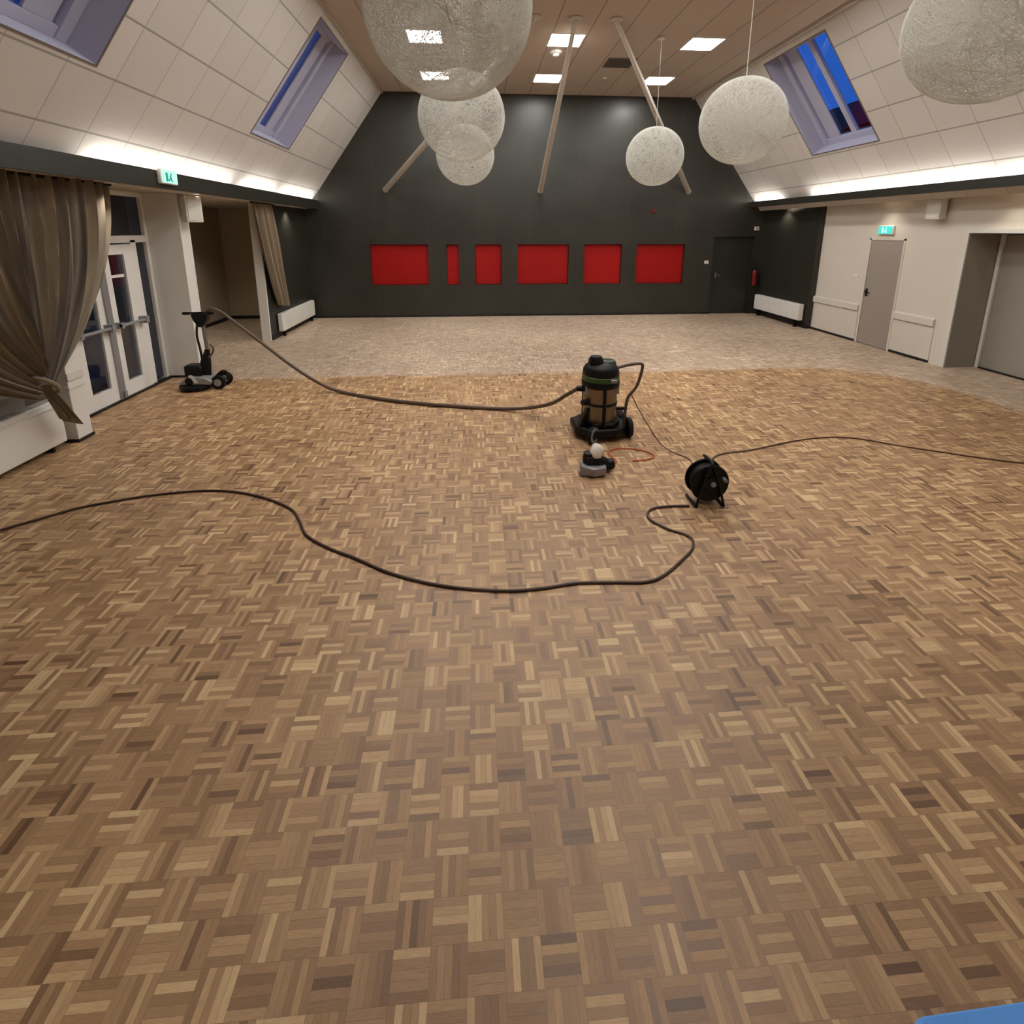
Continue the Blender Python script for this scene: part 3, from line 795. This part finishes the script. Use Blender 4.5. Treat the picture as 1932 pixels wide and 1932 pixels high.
# ================================================================== MACHINES
# --- wet/dry vacuum
v = thing('industrial_vacuum', (1.38, 5.30, 0), 'tall steel drum vacuum cleaner with black and green head standing mid floor', 'vacuum cleaner')
ba = MB().prism([(-.30, -.12), (-.14, -.27), (.16, -.25), (.30, -.14), (.32, .16), (.18, .28), (-.18, .28), (-.30, .14)], 2, .055, .15).build('cart', M['blackp'], v, bevel=.02)
MB().prism([(-.21, -.05), (-.10, -.20), (.12, -.20), (.22, -.08), (.22, .12), (.12, .21), (-.12, .21), (-.21, .1)], 2, .15, .20).build('tank_cradle', M['blackp'], ba, bevel=.015)
for c, r, wd_, az, rf in (((-.13, -.26, .10), .10, .05, -42, .90), ((.32, -.10, .115), .115, .05, 0, .6), ((.30, .20, .115), .115, .05, 0, .6), ((-.24, .24, .06), .06, .04, 20, .7)):
    wh = MB().lathe([(r * .5, -wd_ / 2), (r * .95, -wd_ / 2), (r, -wd_ / 4), (r, wd_ / 4), (r * .95, wd_ / 2), (r * .5, wd_ / 2)], (0, 0, 0), 'x', 28).build('wheel', M['rubber'], v)
    wh.location = c; wh.rotation_euler = (0, 0, R(az))
    prof = [(r * rf, wd_ / 2 + .002), (r * rf, wd_ / 2 + .007), (r * (rf - .34), wd_ / 2 + .007), (r * (rf - .36), wd_ / 2 + .002)]
    MB().lathe(prof, (0, 0, 0), 'x', 28).build('rim', M['midgrey'], wh)
    MB().lathe([(r * (rf - .36), wd_ / 2 + .001), (r * (rf - .38), wd_ / 2 + .0085), (r * .1, wd_ / 2 + .012)], (0, 0, 0), 'x', 24).build('hub_cap', M['blackp'], wh)
MB().lathe([(.165, .17), (.18, .19), (.188, .25), (.190, .56), (.196, .575), (.196, .60)], seg=40).build('tank', M['tank'], v)
MB().lathe([(.192, .388), (.197, .392), (.197, .418), (.192, .422)], seg=40).build('tank_band', M['blackp'], v)
for az in (-88, 25, 145):
    a = R(az); c, s = math.cos(a), math.sin(a)
    MB().tube([(.196 * c, .196 * s, .17), (.198 * c, .198 * s, .60)], .020, 8).build('strap', M['blackp'], v)
for az in (-150, -30):
    a = R(az); c, s = math.cos(a), math.sin(a)
    MB().box((.195 * c - .02, .195 * s - .015, .52), (.195 * c + .02, .195 * s + .015, .62)).build('latch', M['midgrey'], v, bevel=.004)
MB().tube([(-.16, -.10, .43), (-.235, -.13, .43)], [.035, .028], 16).build('drain_cap', M['blackp'], v)
MB().prism([(-.26, .15), (-.17, .36), (-.15, .36), (-.20, .15)], 1, -.14, -.05).build('tilt_bracket', M['blackp'], v, bevel=.006)
MB().tube([(-.15, -.02, .56), (-.27, -.0, .555)], [.036, .033], 16).build('hose_inlet', M['blackp'], v)
hd = MB().lathe([(.19, .585), (.212, .60), (.214, .655), (.208, .665)], seg=40).build('head_ring', M['blackp'], v)
MB().lathe([(.206, .663), (.210, .67), (.208, .715), (.200, .722)], seg=40).build('green_band', M['green'], v)
MB().box((.06, -.222, .675), (.13, -.195, .712)).build('badge', M['midgrey'], v, bevel=.004)
dm = MB().lathe([(.200, .72), (.205, .735), (.198, .79), (.17, .83), (.12, .855), (.09, .865)], seg=40).build('motor_cover', M['blackp'], v)
MB().lathe([(.10, .83), (.105, .85), (.09, .875), (.05, .885)], (.07, .02, 0), seg=30).build('green_cap', M['dgreen'], dm)
MB().lathe([(.085, .86), (.082, .90), (.06, .935), (.02, .945)], (-.065, -.02, 0), seg=30).build('air_cap', M['blackp'], dm)
MB().tube(smooth_path([(.17, -.04, .80), (.30, -.05, .835), (.42, -.06, .85), (.455, -.06, .82), (.43, -.06, .68), (.39, -.06, .57), (.31, -.06, .46), (.285, -.07, .34), (.27, -.08, .14)], 6), .017, 10).build('push_handle', M['hose'], v)
MB().box((.17, -.08, .315), (.30, -.05, .345)).build('handle_stay', M['blackp'], v)

# --- upright floor sander
s = thing('floor_sander', (-4.02, 7.42, 0), 'black and grey upright floor sanding machine standing by the glazed doors', 'floor sander')
MB().lathe([(.20, .02), (.215, .03), (.215, .07), (.19, .085)], (-.14, -.06, 0), seg=32).build('sanding_skirt', M['blackp'], s)
hs = MB().prism([(-.33, .085), (.12, .085), (.14, .14), (.04, .20), (-.16, .22), (-.30, .14)], 1, -.17, .10).build('deck', M['midgrey'], s, bevel=.015)
MB().lathe([(.05, -.19), (.06, -.175), (.06, -.165)], (-.17, 0, .15), 'y', 20).build('belt_cover', M['blackp'], hs)
MB().box((-.25, -.14, .20), (-.01, .06, .37)).build('motor', M['blackp'], s, bevel=.03)
MB().prism([(-.21, .12), (-.16, .24), (-.12, .24), (-.05, .12), (-.09, .12), (-.14, .19), (-.17, .12)], 1, -.182, -.172).build('brace_plate', M['trimlight'], s)
MB().tube([(.04, .02, .56), (.03, .02, .90), (.015, .02, 1.02)], .026, 12).build('column', M['steel'], s)
MB().tube([(-.01, 0, .10), (.03, 0, .36), (.04, .02, .58)], [.06, .05, .034], 12).build('lower_column', M['blackp'], s)
MB().tube(smooth_path([(-.02, -.03, 1.0), (-.045, -.04, .8), (-.02, -.05, .6), (.0, -.06, .36)]), .016, 8).build('motor_cable', M['rubber'], s)
MB().tube([(-.05, -.02, .18), (.0, -.03, .42), (.03, -.01, .55)], [.05, .045, .02], 12).build('dust_tube', M['blackp'], s)
MB().tube(smooth_path([(.04, -.01, .45), (.12, -.02, .52), (.15, -.02, .60), (.10, 0, .66)]), .014, 8).build('pitch_lever', M['hose'], s)
MB().prism([(-.10, 1.11), (.14, 1.12), (.12, 1.02), (.04, .92), (-.01, .92), (-.07, 1.02)], 1, -.05, .07).build('control_box', M['blackp'], s, bevel=.012)
MB().tube([(-.22, 0, 1.12), (.20, 0, 1.13)], .015, 10).build('handlebar', M['blackp'], s)
for a, b in ((-.22, -.13), (.13, .20)): MB().tube([(a, 0, 1.12), (b, 0, 1.12)], .021, 10).build('grip', M['rubber'], s)
for y in (-.10, .12):
    w_ = MB().lathe([(.05, -.025), (.10, -.02), (.105, 0), (.10, .02), (.05, .025)], (.20, y, .105), 'y', 28).build('wheel', M['rubber'], s)
    MB().lathe([(.055, -.028), (.02, -.034), (.02, .034), (.055, .028)], (.20, y, .105), 'y', 20).build('rim', M['midgrey'], w_)
MB().tube(smooth_path([(.10, 0, .14), (.22, 0, .24), (.29, 0, .22), (.30, 0, .12)]), .022, 8).build('wheel_bracket', M['blackp'], s)

# --- hand edging machine
e = thing('edge_sander', (1.13, 4.38, 0), 'small grey hand-held edge sander with a cream top lying in front of the vacuum', 'edge sander')
MB().prism([(-.16, -.06), (-.05, -.14), (.08, -.10), (.10, .06), (-.06, .09), (-.15, .05)], 2, .015, .10).build('sanding_base', M['midgrey'], e, bevel=.015)
MB().lathe([(.07, .0), (.075, .01), (.07, .03)], (-.10, -.02, 0), seg=24).build('pad', M['grey'], e)
MB().tube([(-.10, .0, .13), (.02, .0, .12), (.10, .02, .09)], [.055, .06, .05], 16).build('motor_body', M['blackp'], e)
MB().lathe([(.055, .10), (.06, .13), (.05, .2), (.03, .21)], (-.07, .02, 0), seg=20).build('gear_head', M['blackp'], e)
MB().tube([(-.03, .0, .15), (-.01, .01, .17), (.025, .03, .25), (.03, .035, .255)], [.04, .062, .062, .05], 18).build('dust_cap', M['cream'], e)
MB().tube([(.08, .02, .07), (.17, .05, .06)], [.045, .055], 16).build('rear_handle', M['blackp'], e)

# --- cable reel
c = thing('cable_reel', (1.95, 3.79, 0), 'round black cable reel standing on the floor in front of the edge sander', 'cable reel')
for y in (-.06, .06):
    MB().lathe([(.02, y - .006), (.150, y - .006), (.162, y - .009), (.168, y), (.162, y + .009), (.150, y + .006), (.02, y + .006)], (0, 0, .205), 'y', 40).build('flange', M['blackp'], c)
MB().lathe([(.135, -.054), (.14, -.04), (.135, -.02), (.141, .0), (.136, .02), (.14, .04), (.135, .054)], (0, 0, .205), 'y', 36).build('wound_cable', M['rubber'], c)
MB().lathe([(.06, -.066), (.055, -.082), (.02, -.085)], (.0, 0, .205), 'y', 24).build('hub', M['blackp'], c)
MB().lathe([(.024, -.085), (.022, -.094), (.005, -.096)], (.02, 0, .205), 'y', 18).build('socket', M['lampface'], c)
MB().tube(smooth_path([(-.12, -.10, .015), (-.09, -.09, .12), (-.03, -.085, .34), (0, -.08, .395), (0, .08, .395), (.03, .085, .34), (.09, .09, .12), (.12, .10, .015)], 6), .012, 8).build('carrying_frame', M['blackp'], c)
MB().tube(smooth_path([(.12, -.10, .015), (.10, -.09, .10), (.06, -.086, .24), (.01, -.083, .36), (.0, -.04, .395)], 6), .011, 8).build('carrying_frame', M['blackp'], c)
for x in (-.12, .12):
    MB().tube([(x, -.10, .013), (x, .10, .013)], .013, 8).build('foot', M['rubber'], c)
MB().tube([(.11, -.065, .25), (.11, -.12, .25)], .016, 10).build('crank_knob', M['grey'], c)

# --- hose and cords
h = MB().tube(smooth_path([(-3.93, 7.42, 1.13), (-3.84, 7.42, 1.19), (-3.70, 7.42, 1.13), (-3.47, 7.40, .94), (-3.08, 7.30, .65), (-2.70, 7.20, .37), (-2.33, 7.10, .15), (-2.0, 7.0, .030),
    (-1.33, 6.63, .026), (-.73, 6.40, .026), (-.16, 6.24, .026), (.35, 6.12, .03), (.66, 5.95, .10), (.88, 5.62, .27), (1.02, 5.38, .46), (1.12, 5.30, .555)], 8), .023, 12).build('suction_hose', M['hose'])
tag(h, 'long dark suction hose sagging from the upright sander to the drum vacuum', 'hose')
def cord(name, pts, r, mat, label, z=None):
    P = [(p[0], p[1], (p[2] if len(p) > 2 else r)) for p in pts]
    o = MB().tube(smooth_path(P, 8), r, 8).build(name, mat)
    return tag(o, label, 'cord')
cord('power_cord', [(-4.35, 3.20), (-4.0, 3.50), (-3.74, 3.74), (-3.56, 3.89), (-3.37, 4.04), (-3.12, 4.14), (-2.84, 4.22), (-2.4, 4.26), (-1.99, 4.15), (-1.61, 3.92), (-1.45, 3.71), (-1.33, 3.51), (-1.12, 3.34),
    (-.90, 3.21), (-.64, 3.04), (-.38, 2.92), (-.10, 2.84), (.18, 2.80), (.42, 2.81), (.64, 2.84), (.89, 2.83), (1.10, 2.82), (1.25, 2.88), (1.45, 3.04), (1.57, 3.16), (1.60, 3.29), (1.47, 3.40),
    (1.38, 3.53), (1.39, 3.63), (1.47, 3.70), (1.61, 3.72), (1.78, 3.715)], .0095, M['cable'], 'thick dark cord winding across the foreground floor from the left edge to the cable reel')
cord('power_cord', [(2.02, 3.93), (2.14, 4.20), (2.46, 4.63), (2.92, 4.75), (3.52, 4.94), (3.95, 5.01), (4.27, 4.95), (4.59, 4.73), (4.91, 4.55), (5.17, 4.40), (5.5, 4.26), (6.2, 4.1)], .008, M['thincable'],
    'thin dark cord running from the cable reel to the right edge of the floor')
cord('power_cord', [(1.72, 5.24, .50), (1.78, 5.15, .36), (1.88, 4.98, .17), (1.96, 4.86, .05), (2.05, 4.74, .008), (2.15, 4.57, .008), (2.08, 4.25, .008), (1.95, 3.95, .008)], .006, M['thincable'],
    'thin cord dropping straight from the vacuum handle toward the cable reel')
cord('power_cord', [(1.33, 4.46, .04), (1.39, 4.60, .008), (1.36, 4.78, .008), (1.46, 4.87, .008), (1.61, 4.87, .008), (1.76, 4.80, .008), (1.82, 4.68, .008), (1.72, 4.60, .008), (1.56, 4.58, .008)], .007, M['orange'],
    'short orange cord looping beside the small edge sander')

# --- blue cloth at the bottom right corner
b = MB()
out = []
def arc(cx, cy, r, a0, a1): return [(cx + r * math.cos(R(a0 + (a1 - a0) * k / 6)), cy + r * math.sin(R(a0 + (a1 - a0) * k / 6))) for k in range(7)]
out = arc(1.30, .850, .07, 180, 90) + arc(2.0, .872, .06, 90, 0) + arc(2.0, .45, .06, 0, -90) + arc(1.30, .45, .07, 270, 180)
b.prism(out, 2, .001, .016).prism([(x * .985 + .025, y * .985 + .008) for x, y in out], 2, .017, .031)
o = b.build('folded_cloth', M['blue'], bevel=.006)
tag(o, 'bright blue folded cloth poking in at the bottom right corner', 'cloth')

# --- dark yard and building added outside to keep the door glass dark
struct(MB().box((-30, -12, -.3), (-7.25, 40, -.05)).build('floor_outside', M['outdoor'], smooth=False))
bl = thing('backdrop_wing', (-16, 8, -.05), 'added dark backdrop building outside, behind the glazed doors', 'building')
MB().box((-4, -14, 0), (2, 22, 5.2)).build('wall', M['outdoor'], bl)
MB().prism([(-4.4, 5.1), (2.4, 5.1), (-1, 7.0)], 1, -14.3, 22.3).build('roof', M['roofing'], bl)

# --- neighbouring roof seen through the right skylight
nh = thing('neighbouring_house', (17.5, 22.0, 0), 'dark roof outside, low in the right skylight', 'building')
MB().box((-3, -14, 0), (6, 14, 6.2)).build('wall', M['outdoor'], nh)
MB().prism([(-3.4, 6.1), (6.4, 6.1), (1.5, 8.6)], 1, -14.4, 14.4).build('roof', M['roofing'], nh)
